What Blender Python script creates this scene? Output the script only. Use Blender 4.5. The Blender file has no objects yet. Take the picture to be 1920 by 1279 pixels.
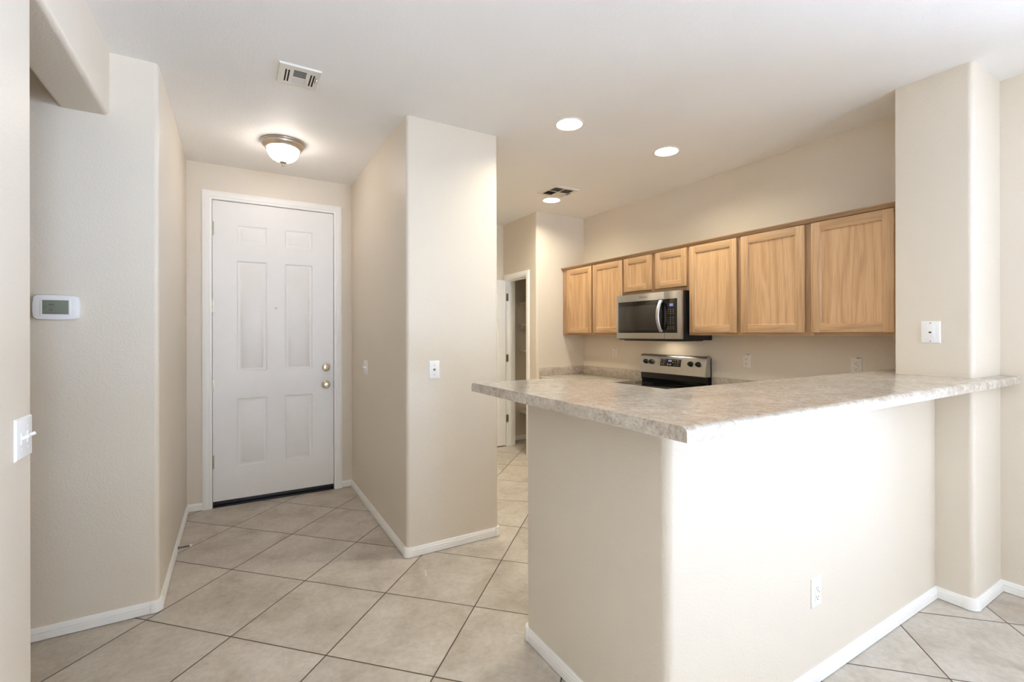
import bpy, bmesh, math
from mathutils import Euler, Matrix, Vector
PI = math.pi
scene = bpy.context.scene
COL = scene.collection

# ------------------------------------------------------------------ camera
CAM_H = 1.39
cam_d = bpy.data.cameras.new('camera')
cam = bpy.data.objects.new('camera', cam_d)
COL.objects.link(cam)
cam_d.sensor_width = 36.0
cam_d.lens = 879.33 / 1920 * 36.0
cam_d.shift_y = -14.64 / 1920
cam_d.clip_start = 0.02


def cam_matrix(yaw, pitch, roll):
    f = Vector((0, math.cos(pitch), math.sin(pitch)))
    r = Vector((1, 0, 0))
    d = -r.cross(f)
    c, s = math.cos(roll), math.sin(roll)
    r2, d2 = c * r + s * d, -s * r + c * d
    rz = Matrix.Rotation(yaw, 3, 'Z')
    r2, d2, f = rz @ r2, rz @ d2, rz @ f
    m = Matrix.Identity(4)
    for i in range(3):
        m[i][0], m[i][1], m[i][2] = r2[i], -d2[i], -f[i]
    m.translation = (0, 0, CAM_H)
    return m


cam.matrix_world = cam_matrix(-0.531241, 0.000295, 0.0019385)
scene.camera = cam

# ------------------------------------------------------------------ light and exposure
scene.view_settings.view_transform = 'Standard'
scene.view_settings.look = 'None'
scene.view_settings.gamma = 1.0
scene.view_settings.use_curve_mapping = False
EXPO = 0.0
scene.view_settings.exposure = EXPO

DAY = 20.0
SKY = (0.08, 0.10, 0.13)
GROUND = (1.28, 1.61, 2.12)
DOME_E = 27.0
CAN_E = 440.0
TASK_E = 26.0

world = bpy.data.worlds.new('daylight')
scene.world = world
world.use_nodes = True
bg = world.node_tree.nodes['Background']
bg.inputs['Strength'].default_value = DAY
# sky kept near dark, ground overbright below the horizon to light the ceiling
_tc = world.node_tree.nodes.new('ShaderNodeTexCoord')
_sp = world.node_tree.nodes.new('ShaderNodeSeparateXYZ')
_rp = world.node_tree.nodes.new('ShaderNodeValToRGB')
world.node_tree.links.new(_tc.outputs['Generated'], _sp.inputs[0])
world.node_tree.links.new(_sp.outputs['Z'], _rp.inputs['Fac'])
world.node_tree.links.new(_rp.outputs['Color'], bg.inputs['Color'])
_rp.color_ramp.elements[0].position, _rp.color_ramp.elements[0].color = 0.0, (*GROUND, 1)
_rp.color_ramp.elements[1].position, _rp.color_ramp.elements[1].color = 0.03, (*SKY, 1)
scene.cycles.max_bounces = 14
scene.cycles.diffuse_bounces = 8
scene.cycles.sample_clamp_indirect = 8.0
scene.cycles.caustics_reflective = False
scene.cycles.caustics_refractive = False


def portal(name, loc, rot, sx, sy):
    l = bpy.data.lights.new(name, 'AREA')
    l.shape = 'RECTANGLE'
    l.size, l.size_y = sx, sy
    l.cycles.is_portal = True
    o = bpy.data.objects.new(name, l)
    COL.objects.link(o)
    o.location, o.rotation_euler = loc, rot
    return o


# unseen openings sized for the light: one behind the camera, one far right
SOUTH = -6.0
REARWIN = (0.7, 1.6, 0.95, 2.10)
EAST, JOG = 7.5, 0.15  # room widened out of view to spread the daylight
SIDEWIN = (-4.4, -0.6, 0.05, 2.40)
portal('rear_portal', ((REARWIN[0] + REARWIN[1]) / 2, SOUTH - 0.03, (REARWIN[2] + REARWIN[3]) / 2), (PI / 2, 0, 0),
       REARWIN[1] - REARWIN[0], REARWIN[3] - REARWIN[2])
portal('window_portal', (EAST + 0.05, (SIDEWIN[0] + SIDEWIN[1]) / 2, (SIDEWIN[2] + SIDEWIN[3]) / 2), (PI / 2, 0, PI / 2),
       SIDEWIN[1] - SIDEWIN[0], SIDEWIN[3] - SIDEWIN[2])


sun_d = bpy.data.lights.new('sun', 'SUN')
SUN_E = 24.0
sun_d.energy = SUN_E
sun_d.angle = 0.02
sun_d.color = (0.64, 0.80, 1.35)
sun = bpy.data.objects.new('sun', sun_d)
COL.objects.link(sun)
sun.rotation_euler = Vector((-0.85, 0.02, -0.50)).to_track_quat('-Z', 'Y').to_euler()

# ------------------------------------------------------------------ materials
def s2l(c):
    return tuple(((v / 255) / 12.92 if v / 255 <= 0.04045 else ((v / 255 + 0.055) / 1.055) ** 2.4) for v in c)


def new_mat(name):
    m = bpy.data.materials.new(name)
    m.use_nodes = True
    nt = m.node_tree
    return m, nt, nt.nodes['Principled BSDF']


def N(nt, typ, **kw):
    n = nt.nodes.new(typ)
    for k, v in kw.items():
        if k.startswith('i_'):
            key = k[2:].replace('_', ' ')
            n.inputs[key].default_value = v
        else:
            setattr(n, k, v)
    return n


def L(nt, a, b):
    nt.links.new(a, b)


def ramp(nt, fac, stops):
    r = nt.nodes.new('ShaderNodeValToRGB')
    while len(r.color_ramp.elements) < len(stops):
        r.color_ramp.elements.new(0.5)
    for e, (p, c) in zip(r.color_ramp.elements, stops):
        e.position = p
        e.color = (*c, 1)
    L(nt, fac, r.inputs['Fac'])
    return r.outputs['Color']


def plain(name, rgb, rough=0.5, metal=0.0, spec=None, noise=0.0, bump=0.0, bscale=200.0):
    """solid colour with a faint procedural variation"""
    m, nt, p = new_mat(name)
    c = s2l(rgb)
    p.inputs['Roughness'].default_value = rough
    p.inputs['Metallic'].default_value = metal
    if spec is not None:
        p.inputs['Specular IOR Level'].default_value = spec
    tc = N(nt, 'ShaderNodeTexCoord')
    nz = N(nt, 'ShaderNodeTexNoise', i_Scale=12.0, i_Detail=3.0)
    L(nt, tc.outputs['Object'], nz.inputs['Vector'])
    k = 0.008 + noise
    col = ramp(nt, nz.outputs['Fac'], [(0.3, tuple(v * (1 - k) for v in c)), (0.7, tuple(min(1, v * (1 + k)) for v in c))])
    L(nt, col, p.inputs['Base Color'])
    if bump:
        b = N(nt, 'ShaderNodeTexNoise', i_Scale=bscale, i_Detail=2.0)
        L(nt, tc.outputs['Object'], b.inputs['Vector'])
        bp = N(nt, 'ShaderNodeBump', i_Strength=bump, i_Distance=0.002)
        L(nt, b.outputs['Fac'], bp.inputs['Height'])
        L(nt, bp.outputs['Normal'], p.inputs['Normal'])
    return m


def emit(name, rgb, strength, base=0.8):
    m, nt, p = new_mat(name)
    p.inputs['Base Color'].default_value = (base, base, base, 1)
    p.inputs['Emission Color'].default_value = (*rgb, 1)
    p.inputs['Emission Strength'].default_value = strength
    return m


def orange_peel(name, rgb, strength, scale, rough):
    """sprayed drywall texture: soft splatter bumps a centimetre across"""
    m, nt, p = new_mat(name)
    c = s2l(rgb)
    tc = N(nt, 'ShaderNodeTexCoord')
    nz = N(nt, 'ShaderNodeTexNoise', i_Scale=1.3, i_Detail=2.0)
    L(nt, tc.outputs['Object'], nz.inputs['Vector'])
    col = ramp(nt, nz.outputs['Fac'], [(0.3, tuple(v * 0.985 for v in c)), (0.7, tuple(v * 1.015 for v in c))])
    L(nt, col, p.inputs['Base Color'])
    p.inputs['Roughness'].default_value = rough
    a = N(nt, 'ShaderNodeTexNoise', i_Scale=scale, i_Detail=3.0, i_Roughness=0.45)
    L(nt, tc.outputs['Object'], a.inputs['Vector'])
    r = ramp(nt, a.outputs['Fac'], [(0.42, (0, 0, 0)), (0.62, (1, 1, 1))])
    b = N(nt, 'ShaderNodeBump', i_Strength=strength, i_Distance=0.0016)
    L(nt, r, b.inputs['Height'])
    L(nt, b.outputs['Normal'], p.inputs['Normal'])
    return m


def tile_floor():
    m, nt, p = new_mat('floor_tile')
    S = 0.5028
    OX, OY = 0.3311, 4.2892
    tc = N(nt, 'ShaderNodeTexCoord')
    sep = N(nt, 'ShaderNodeSeparateXYZ')
    L(nt, tc.outputs['Object'], sep.inputs[0])

    def M(op, a, b=None, c=None):
        n = N(nt, 'ShaderNodeMath', operation=op)
        for i, v in enumerate((a, b, c)):
            if v is None:
                continue
            if isinstance(v, (int, float)):
                n.inputs[i].default_value = v
            else:
                L(nt, v, n.inputs[i])
        return n.outputs[0]
    x = M('SUBTRACT', sep.outputs[0], OX)
    y = M('SUBTRACT', sep.outputs[1], OY)
    k = 1 / (math.sqrt(2) * S)
    a = M('MULTIPLY', M('SUBTRACT', x, y), k)
    b = M('MULTIPLY', M('MULTIPLY', M('ADD', x, y), -1.0), k)
    fa, fb = M('FLOOR', a), M('FLOOR', b)

    def dist(v, f):
        d = M('SUBTRACT', v, f)
        return M('MINIMUM', d, M('SUBTRACT', 1.0, d))
    d = M('MINIMUM', dist(a, fa), dist(b, fb))
    grout = M('LESS_THAN', d, 0.0027 / S)
    edge = N(nt, 'ShaderNodeMapRange', i_From_Min=0.0027 / S, i_From_Max=0.0065 / S)
    L(nt, d, edge.inputs['Value'])
    cell = N(nt, 'ShaderNodeCombineXYZ')
    L(nt, fa, cell.inputs[0])
    L(nt, fb, cell.inputs[1])
    wn = N(nt, 'ShaderNodeTexWhiteNoise', noise_dimensions='3D')
    L(nt, cell.outputs[0], wn.inputs['Vector'])
    # stone clouding, shifted per tile
    off = N(nt, 'ShaderNodeVectorMath', operation='MULTIPLY_ADD')
    L(nt, wn.outputs['Color'], off.inputs[0])
    off.inputs[1].default_value = (7, 7, 7)
    L(nt, tc.outputs['Object'], off.inputs[2])
    n1 = N(nt, 'ShaderNodeTexNoise', i_Scale=4.5, i_Detail=6.0, i_Roughness=0.62, i_Distortion=0.4)
    L(nt, off.outputs[0], n1.inputs['Vector'])
    base = ramp(nt, n1.outputs['Fac'], [(0.25, s2l((169, 157, 142))), (0.5, s2l((199, 190, 178))), (0.75, s2l((214, 207, 197)))])
    n2 = N(nt, 'ShaderNodeTexNoise', i_Scale=38.0, i_Detail=5.0, i_Roughness=0.7)
    L(nt, off.outputs[0], n2.inputs['Vector'])
    fine = ramp(nt, n2.outputs['Fac'], [(0.3, (0.80, 0.78, 0.76)), (0.6, (1.0, 1.0, 1.0))])
    mx = N(nt, 'ShaderNodeMix', data_type='RGBA', blend_type='MULTIPLY')
    mx.inputs['Factor'].default_value = 0.8
    L(nt, base, mx.inputs['A'])
    L(nt, fine, mx.inputs['B'])
    tint = N(nt, 'ShaderNodeMapRange', i_To_Min=0.95, i_To_Max=1.05)
    L(nt, wn.outputs['Value'], tint.inputs['Value'])
    t2 = N(nt, 'ShaderNodeVectorMath', operation='SCALE')
    L(nt, mx.outputs['Result'], t2.inputs[0])
    L(nt, tint.outputs[0], t2.inputs['Scale'])
    fin = N(nt, 'ShaderNodeMix', data_type='RGBA')
    L(nt, grout, fin.inputs['Factor'])
    L(nt, t2.outputs[0], fin.inputs['A'])
    fin.inputs['B'].default_value = (*s2l((62, 48, 38)), 1)
    L(nt, fin.outputs['Result'], p.inputs['Base Color'])
    rg = N(nt, 'ShaderNodeMapRange', i_To_Min=0.42, i_To_Max=0.58)
    L(nt, n1.outputs['Fac'], rg.inputs['Value'])
    L(nt, rg.outputs[0], p.inputs['Roughness'])
    h = M('ADD', edge.outputs[0], M('MULTIPLY', n2.outputs['Fac'], 0.10))
    bp = N(nt, 'ShaderNodeBump', i_Strength=0.5, i_Distance=0.002)
    L(nt, h, bp.inputs['Height'])
    L(nt, bp.outputs['Normal'], p.inputs['Normal'])
    return m


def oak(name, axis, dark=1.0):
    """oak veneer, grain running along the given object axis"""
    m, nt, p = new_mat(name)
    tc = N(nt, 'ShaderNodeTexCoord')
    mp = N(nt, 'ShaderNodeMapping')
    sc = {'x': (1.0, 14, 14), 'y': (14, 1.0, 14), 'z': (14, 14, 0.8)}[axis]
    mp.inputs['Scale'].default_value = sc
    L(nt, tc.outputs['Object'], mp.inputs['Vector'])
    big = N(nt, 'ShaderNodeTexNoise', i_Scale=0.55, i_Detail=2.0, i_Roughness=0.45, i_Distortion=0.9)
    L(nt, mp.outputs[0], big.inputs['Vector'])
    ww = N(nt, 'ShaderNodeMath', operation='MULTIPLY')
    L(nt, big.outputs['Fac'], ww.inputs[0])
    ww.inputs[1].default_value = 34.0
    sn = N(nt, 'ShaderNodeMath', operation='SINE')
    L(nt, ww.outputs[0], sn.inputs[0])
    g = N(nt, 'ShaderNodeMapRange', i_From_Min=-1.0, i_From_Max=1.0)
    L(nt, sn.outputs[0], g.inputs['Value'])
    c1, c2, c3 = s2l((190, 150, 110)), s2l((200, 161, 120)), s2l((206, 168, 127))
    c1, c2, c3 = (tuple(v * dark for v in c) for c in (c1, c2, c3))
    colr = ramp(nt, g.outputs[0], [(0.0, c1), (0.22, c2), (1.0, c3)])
    mp2 = N(nt, 'ShaderNodeMapping')
    sc2 = {'x': (5, 260, 260), 'y': (260, 5, 260), 'z': (260, 260, 5)}[axis]
    mp2.inputs['Scale'].default_value = sc2
    L(nt, tc.outputs['Object'], mp2.inputs['Vector'])
    fine = N(nt, 'ShaderNodeTexNoise', i_Scale=1.0, i_Detail=3.0)
    L(nt, mp2.outputs[0], fine.inputs['Vector'])
    pores = ramp(nt, fine.outputs['Fac'], [(0.34, (0.72, 0.66, 0.58)), (0.52, (1, 1, 1))])
    mx = N(nt, 'ShaderNodeMix', data_type='RGBA', blend_type='MULTIPLY')
    mx.inputs['Factor'].default_value = 0.7
    L(nt, colr, mx.inputs['A'])
    L(nt, pores, mx.inputs['B'])
    L(nt, mx.outputs['Result'], p.inputs['Base Color'])
    p.inputs['Roughness'].default_value = 0.42
    bp = N(nt, 'ShaderNodeBump', i_Strength=0.15, i_Distance=0.001)
    L(nt, fine.outputs['Fac'], bp.inputs['Height'])
    L(nt, bp.outputs['Normal'], p.inputs['Normal'])
    return m


def laminate():
    """mottled stone-look laminate, grey and beige with darker flecks"""
    m, nt, p = new_mat('stone_laminate')
    tc = N(nt, 'ShaderNodeTexCoord')
    n1 = N(nt, 'ShaderNodeTexNoise', i_Scale=30.0, i_Detail=7.0, i_Roughness=0.7, i_Distortion=0.5)
    L(nt, tc.outputs['Object'], n1.inputs['Vector'])
    base = ramp(nt, n1.outputs['Fac'], [(0.28, s2l((172, 160, 145))), (0.45, s2l((194, 184, 171))),
                                        (0.58, s2l((208, 200, 189))), (0.75, s2l((222, 216, 207)))])
    n2 = N(nt, 'ShaderNodeTexNoise', i_Scale=120.0, i_Detail=5.0, i_Roughness=0.75)
    L(nt, tc.outputs['Object'], n2.inputs['Vector'])
    fl = ramp(nt, n2.outputs['Fac'], [(0.34, (0.55, 0.50, 0.45)), (0.43, (0.86, 0.84, 0.82)), (0.52, (1, 1, 1)), (0.66, (1.08, 1.07, 1.06))])
    mx = N(nt, 'ShaderNodeMix', data_type='RGBA', blend_type='MULTIPLY')
    mx.inputs['Factor'].default_value = 0.85
    L(nt, base, mx.inputs['A'])
    L(nt, fl, mx.inputs['B'])
    n3 = N(nt, 'ShaderNodeTexNoise', i_Scale=5.0, i_Detail=3.0, i_Roughness=0.6)
    L(nt, tc.outputs['Object'], n3.inputs['Vector'])
    cl = ramp(nt, n3.outputs['Fac'], [(0.35, (0.84, 0.82, 0.80)), (0.6, (1, 1, 1))])
    mx2 = N(nt, 'ShaderNodeMix', data_type='RGBA', blend_type='MULTIPLY')
    mx2.inputs['Factor'].default_value = 1.0
    L(nt, mx.outputs['Result'], mx2.inputs['A'])
    L(nt, cl, mx2.inputs['B'])
    L(nt, mx2.outputs['Result'], p.inputs['Base Color'])
    p.inputs['Roughness'].default_value = 0.19
    bp = N(nt, 'ShaderNodeBump', i_Strength=0.06, i_Distance=0.001)
    L(nt, n2.outputs['Fac'], bp.inputs['Height'])
    L(nt, bp.outputs['Normal'], p.inputs['Normal'])
    return m


def steel(name, rgb, rough):
    """stainless steel, brushed along its length"""
    m, nt, p = new_mat(name)
    tc = N(nt, 'ShaderNodeTexCoord')
    mp = N(nt, 'ShaderNodeMapping')
    mp.inputs['Scale'].default_value = (4, 4, 700)
    L(nt, tc.outputs['Object'], mp.inputs['Vector'])
    nz = N(nt, 'ShaderNodeTexNoise', i_Scale=1.0, i_Detail=2.0)
    L(nt, mp.outputs[0], nz.inputs['Vector'])
    c = s2l(rgb)
    L(nt, ramp(nt, nz.outputs['Fac'], [(0.3, tuple(v * 0.965 for v in c)), (0.7, c)]), p.inputs['Base Color'])
    p.inputs['Metallic'].default_value = 1.0
    rr = N(nt, 'ShaderNodeMapRange', i_To_Min=rough * 0.94, i_To_Max=rough * 1.06)
    L(nt, nz.outputs['Fac'], rr.inputs['Value'])
    L(nt, rr.outputs[0], p.inputs['Roughness'])
    return m


M_WALL = orange_peel('wall_paint', (222, 212, 197), 0.18, 110.0, 0.42)
M_CEIL = orange_peel('ceiling_paint', (243, 243, 242), 0.28, 85.0, 0.6)
M_FLOOR = tile_floor()
M_TRIM = plain('white_trim_paint', (244, 243, 240), 0.35, bump=0.05, bscale=60)
M_DOOR = plain('white_door_paint', (238, 236, 233), 0.38, bump=0.04, bscale=120)
M_OAKV, M_OAKH = oak('oak_upright', 'z', 0.90), oak('oak_level', 'x', 0.86)
M_OAKP = oak('oak_panel', 'z', 1.0)
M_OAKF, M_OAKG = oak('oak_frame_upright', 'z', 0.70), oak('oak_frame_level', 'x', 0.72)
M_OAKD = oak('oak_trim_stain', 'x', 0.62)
M_OAKS = oak('oak_dark_upright', 'z', 0.80)  # darker oak for the toe kick
M_LAM = laminate()
M_STEEL = steel('stainless_steel', (190, 190, 192), 0.30)
M_NICKEL = plain('satin_nickel', (196, 184, 168), 0.32, 1.0)
M_BRASS = plain('polished_brass', (222, 210, 182), 0.18, 1.0)
M_BRASSH = plain('aged_brass', (190, 180, 158), 0.30, 1.0)
M_BLACK = plain('black_enamel', (18, 17, 17), 0.28)
M_GLASSB = plain('black_glass', (12, 11, 11), 0.05)
M_SCREENW = plain('microwave_screen', (44, 41, 39), 0.10)
M_RUBBER = plain('black_rubber', (26, 27, 36), 0.5)
M_PLATE = plain('white_plastic', (240, 240, 240), 0.30)
M_ALMOND = plain('off_white_plastic', (232, 226, 217), 0.32)
M_SLOT = plain('dark_slot', (60, 54, 48), 0.7)
M_SCREW = plain('screw_metal', (150, 150, 150), 0.35, 1.0)
M_LCD = plain('lcd_grey_green', (124, 130, 118), 0.25)
M_INK = plain('lcd_ink', (50, 54, 50), 0.5)
M_VENT = plain('vent_enamel', (226, 222, 214), 0.4)
M_DUCT = plain('duct_dark', (46, 42, 38), 0.8)  # vent backing, duct shade put into the colour; lever shares it
M_CANW = plain('can_reflector', (240, 238, 232), 0.4)
M_RING = plain('burner_print', (58, 56, 54), 0.25)
M_MARK = plain('printed_marking', (168, 166, 162), 0.5)
M_LOGO = plain('logo_grey', (92, 88, 84), 0.4)
M_SPRING = plain('door_stop_steel', (130, 120, 108), 0.3, 1.0)
M_PAPER = plain('paper', (238, 236, 228), 0.7)
M_SHELF = plain('shelf_white', (226, 221, 210), 0.5)
WARM = (1.0, 0.80, 0.58)
M_DOME = emit('dome_glass', (1.0, 0.89, 0.79), DOME_E)
M_LENS = emit('can_lens', (1.0, 0.94, 0.75), CAN_E)
M_TASK = emit('task_lens', (1.0, 0.84, 0.62), TASK_E)
M_DIGIT = emit('display_glow', (0.36, 0.45, 1.0), 0.55, 0.02)


# ------------------------------------------------------------------ mesh helpers
class MB:
    """collects shapes and links them as one mesh object"""

    def __init__(self):
        self.bm = bmesh.new()
        self.mi = 0

    def _take(self, other):
        me = bpy.data.meshes.new('tmp')
        for f in other.faces:
            f.material_index = self.mi
        other.to_mesh(me)
        self.bm.from_mesh(me)
        bpy.data.meshes.remove(me)
        other.free()
        return self

    def box(self, x0, x1, y0, y1, z0, z1, bev=0.0, seg=2):
        b = bmesh.new()
        bmesh.ops.create_cube(b, size=1.0)
        for v in b.verts:
            v.co = Vector(((x0 + x1) / 2 + v.co.x * (x1 - x0), (y0 + y1) / 2 + v.co.y * (y1 - y0), (z0 + z1) / 2 + v.co.z * (z1 - z0)))
        if bev:
            bmesh.ops.bevel(b, geom=b.edges[:], offset=bev, segments=seg, profile=0.5, affect='EDGES')
        return self._take(b)

    def prism(self, pts, z0, z1, bev=0.0, seg=3, only=None):
        b = bmesh.new()
        lo = [b.verts.new((x, y, z0)) for x, y in pts]
        hi = [b.verts.new((x, y, z1)) for x, y in pts]
        n = len(pts)
        b.faces.new(hi)
        b.faces.new(lo[::-1])
        for i in range(n):
            b.faces.new((lo[i], lo[(i + 1) % n], hi[(i + 1) % n], hi[i]))
        bmesh.ops.recalc_face_normals(b, faces=b.faces[:])
        if bev:
            ed = [e for e in b.edges if only is None or only(e)]
            bmesh.ops.bevel(b, geom=ed, offset=bev, segments=seg, profile=0.5, affect='EDGES')
        return self._take(b)

    def extrude_profile(self, prof, x0, x1):
        """profile in (y, z) run along x"""
        b = bmesh.new()
        A = [b.verts.new((x0, y, z)) for y, z in prof]
        B = [b.verts.new((x1, y, z)) for y, z in prof]
        n = len(prof)
        b.faces.new(A)
        b.faces.new(B[::-1])
        for i in range(n):
            b.faces.new((A[i], B[i], B[(i + 1) % n], A[(i + 1) % n]))
        bmesh.ops.recalc_face_normals(b, faces=b.faces[:])
        return self._take(b)

    def lathe(self, prof, seg=40, mat=None, close=True):
        """profile of (radius, height) spun about local Z, then moved by mat"""
        b = bmesh.new()
        rings = []
        for r, z in prof:
            if r < 1e-6:
                rings.append([b.verts.new((0, 0, z))])
            else:
                rings.append([b.verts.new((r * math.cos(2 * PI * k / seg), r * math.sin(2 * PI * k / seg), z)) for k in range(seg)])
        for A, B in zip(rings, rings[1:]):
            for k in range(seg):
                k2 = (k + 1) % seg
                q = [A[k % len(A)], A[k2 % len(A)], B[k2 % len(B)], B[k % len(B)]]
                u = []
                for v in q:
                    if v not in u:
                        u.append(v)
                if len(u) > 2:
                    b.faces.new(u)
        bmesh.ops.recalc_face_normals(b, faces=b.faces[:])
        if mat is not None:
            b.transform(mat)
        return self._take(b)

    def tube(self, pts, r, seg=10, caps=True):
        b = bmesh.new()
        pts = [Vector(p) for p in pts]
        rings = []
        up = Vector((0, 0, 1))
        for i, p in enumerate(pts):
            t = (pts[min(i + 1, len(pts) - 1)] - pts[max(i - 1, 0)]).normalized()
            s = t.cross(up)
            if s.length < 1e-3:
                s = t.cross(Vector((1, 0, 0)))
            s.normalize()
            w = s.cross(t).normalized()
            rings.append([b.verts.new(p + (s * math.cos(2 * PI * k / seg) + w * math.sin(2 * PI * k / seg)) * r) for k in range(seg)])
        for A, B in zip(rings, rings[1:]):
            for k in range(seg):
                b.faces.new((A[k], A[(k + 1) % seg], B[(k + 1) % seg], B[k]))
        if caps:
            b.faces.new(rings[0][::-1])
            b.faces.new(rings[-1])
        bmesh.ops.recalc_face_normals(b, faces=b.faces[:])
        return self._take(b)

    def rings(self, loops, cap=True):
        """bridges a list of equal-length vertex loops; caps the last one"""
        b = bmesh.new()
        R = [[b.verts.new(p) for p in lp] for lp in loops]
        n = len(R[0])
        for A, B in zip(R, R[1:]):
            for k in range(n):
                b.faces.new((A[k], A[(k + 1) % n], B[(k + 1) % n], B[k]))
        if cap:
            b.faces.new(R[-1])
        bmesh.ops.recalc_face_normals(b, faces=b.faces[:])
        return self._take(b)

    def quad(self, pts):
        b = bmesh.new()
        b.faces.new([b.verts.new(p) for p in pts])
        return self._take(b)

    def build(self, name, mats, parent=None, smooth=35):
        me = bpy.data.meshes.new(name)
        self.bm.normal_update()
        self.bm.to_mesh(me)
        self.bm.free()
        mats = mats if isinstance(mats, (list, tuple)) else [mats]
        for m in mats:
            me.materials.append(m)
        if smooth:
            for p in me.polygons:
                p.use_smooth = True
            me.set_sharp_from_angle(angle=math.radians(smooth))
        o = bpy.data.objects.new(name, me)
        COL.objects.link(o)
        if parent is not None:
            o.parent = parent
        return o


def tag(o, label, cat, group=None):
    o['label'] = label
    o['category'] = cat
    if group:
        o['group'] = group
    return o


def thing(name, label, cat, loc, rotz=0.0, group=None):
    o = bpy.data.objects.new(name, None)
    o.empty_display_size = 0.05
    COL.objects.link(o)
    o.location = loc
    o.rotation_euler = (0, 0, rotz)
    return tag(o, label, cat, group)


def copy_tree(o, parent=None):
    c = o.copy()
    COL.objects.link(c)
    c.parent = parent
    for ch in list(o.children):
        copy_tree(ch, c)
    return c


def struct(o, label=None):
    o['kind'] = 'structure'
    if label:
        o['label'] = label
    return o


def lettering(name, text, size, loc, mat, parent, width=1.0, depth=0.0003, rot=(PI / 2, 0, 0), align='CENTER'):
    c = bpy.data.curves.new(name, 'FONT')
    c.body = text
    c.size = size
    c.align_x, c.align_y = align, 'CENTER'
    c.extrude = depth
    c.materials.append(mat)
    o = bpy.data.objects.new(name, c)
    COL.objects.link(o)
    me = bpy.data.meshes.new_from_object(o)
    bpy.data.objects.remove(o)
    me.transform(Matrix.LocRotScale(Vector(loc), Euler(rot), None) @ Matrix.Diagonal((width, 1, 1, 1)))
    o = bpy.data.objects.new(name, me)
    COL.objects.link(o)
    o.parent = parent
    return o


def fillet(pts, radii, closed=True, seg=8):
    """round the corners of a 2D polyline"""
    out = []
    n = len(pts)
    for i in range(n):
        r = radii[i]
        p = Vector(pts[i])
        if r <= 0 or (not closed and i in (0, n - 1)):
            out.append(tuple(p))
            continue
        a = (Vector(pts[i - 1]) - p).normalized()
        b = (Vector(pts[(i + 1) % n]) - p).normalized()
        half = a.angle(b) / 2
        t = r / math.tan(half)
        c = p + (a + b).normalized() * (r / math.sin(half))
        s, e = p + a * t, p + b * t
        a0 = math.atan2(s.y - c.y, s.x - c.x)
        a1 = math.atan2(e.y - c.y, e.x - c.x)
        d = (a1 - a0 + PI) % (2 * PI) - PI
        for k in range(seg + 1):
            g = a0 + d * k / seg
            out.append((c.x + r * math.cos(g), c.y + r * math.sin(g)))
    return out


def sweep_profile(mb, path, prof, flip=1):
    """run a (offset, z) profile along a plan path; offset is to the right of travel"""
    b = bmesh.new()
    P = [Vector(p) for p in path]
    rows = []
    n = len(P)
    for i in range(n):
        if i == 0:
            d = (P[1] - P[0]).normalized()
            nn = Vector((d.y, -d.x))
        elif i == n - 1:
            d = (P[-1] - P[-2]).normalized()
            nn = Vector((d.y, -d.x))
        else:
            d1, d2 = (P[i] - P[i - 1]).normalized(), (P[i + 1] - P[i]).normalized()
            n1, n2 = Vector((d1.y, -d1.x)), Vector((d2.y, -d2.x))
            nn = (n1 + n2)
            nn = nn / max(0.2, nn.dot(n1))
        rows.append([b.verts.new((P[i].x + nn.x * o, P[i].y + nn.y * o, z)) for o, z in prof])
    for A, B in zip(rows, rows[1:]):
        for k in range(len(prof) - 1):
            b.faces.new((A[k], B[k], B[k + 1], A[k + 1]))
    for R in (rows[0], rows[-1]):
        b.faces.new(R)
    bmesh.ops.recalc_face_normals(b, faces=b.faces[:])
    mb._take(b)


# ------------------------------------------------------------------ plan of the place (metres, camera above the origin)
CEIL = 2.745
XL = -0.525        # near left wall
HDR = 2.44         # underside of the opening header
YT = 2.925         # thermostat wall
XE0, XE1 = -0.335, 0.907   # entry side walls
YD = 4.43          # front door wall
YP = 2.833         # block between entry and kitchen
XP = 1.553
YB = 5.11          # end of the passage
XK = 3.552         # kitchen back wall and right wall
XN = 2.880         # pantry wall
YN = 4.362
HX, HY = 1.140, 1.000      # half wall, outer faces
HBACK = 1.815
SX, SY0, SY1 = 3.165, 0.847, 1.172   # wall stub at the end of the bar
BARZ0, BARZ1 = 1.120, 1.160
R_ = 0.022

# floor
struct(MB().box(-2.75, 7.8, SOUTH - 0.15, 5.6, -0.12, 0.0).build('floor', M_FLOOR))

# ceiling with openings for three downlights in view and an added unseen fourth
CANS = [(1.860, 2.428), (2.765, 2.428), (2.764, 3.905), (1.862, 3.905)]
CAN_R = 0.082
b = bmesh.new()
loops = [[(-2.75, SOUTH - 0.15), (7.8, SOUTH - 0.15), (7.8, 5.6), (-2.75, 5.6)]]
for cx, cy in CANS:
    loops.append([(cx + CAN_R * math.cos(2 * PI * k / 32), cy + CAN_R * math.sin(2 * PI * k / 32)) for k in range(32)])
edges = []
for lp in loops:
    vs = [b.verts.new((x, y, CEIL)) for x, y in lp]
    edges += [b.edges.new((vs[i], vs[(i + 1) % len(vs)])) for i in range(len(vs))]
bmesh.ops.triangle_fill(b, edges=edges, use_beauty=True)
for f in b.faces:
    if f.normal.z > 0:
        f.normal_flip()
ret = bmesh.ops.extrude_face_region(b, geom=b.faces[:])
for v in [g for g in ret['geom'] if isinstance(g, bmesh.types.BMVert)]:
    v.co.z += 0.14
bmesh.ops.recalc_face_normals(b, faces=b.faces[:])
mb = MB()
mb._take(b)
struct(mb.build('ceiling', M_CEIL, smooth=0))

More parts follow.
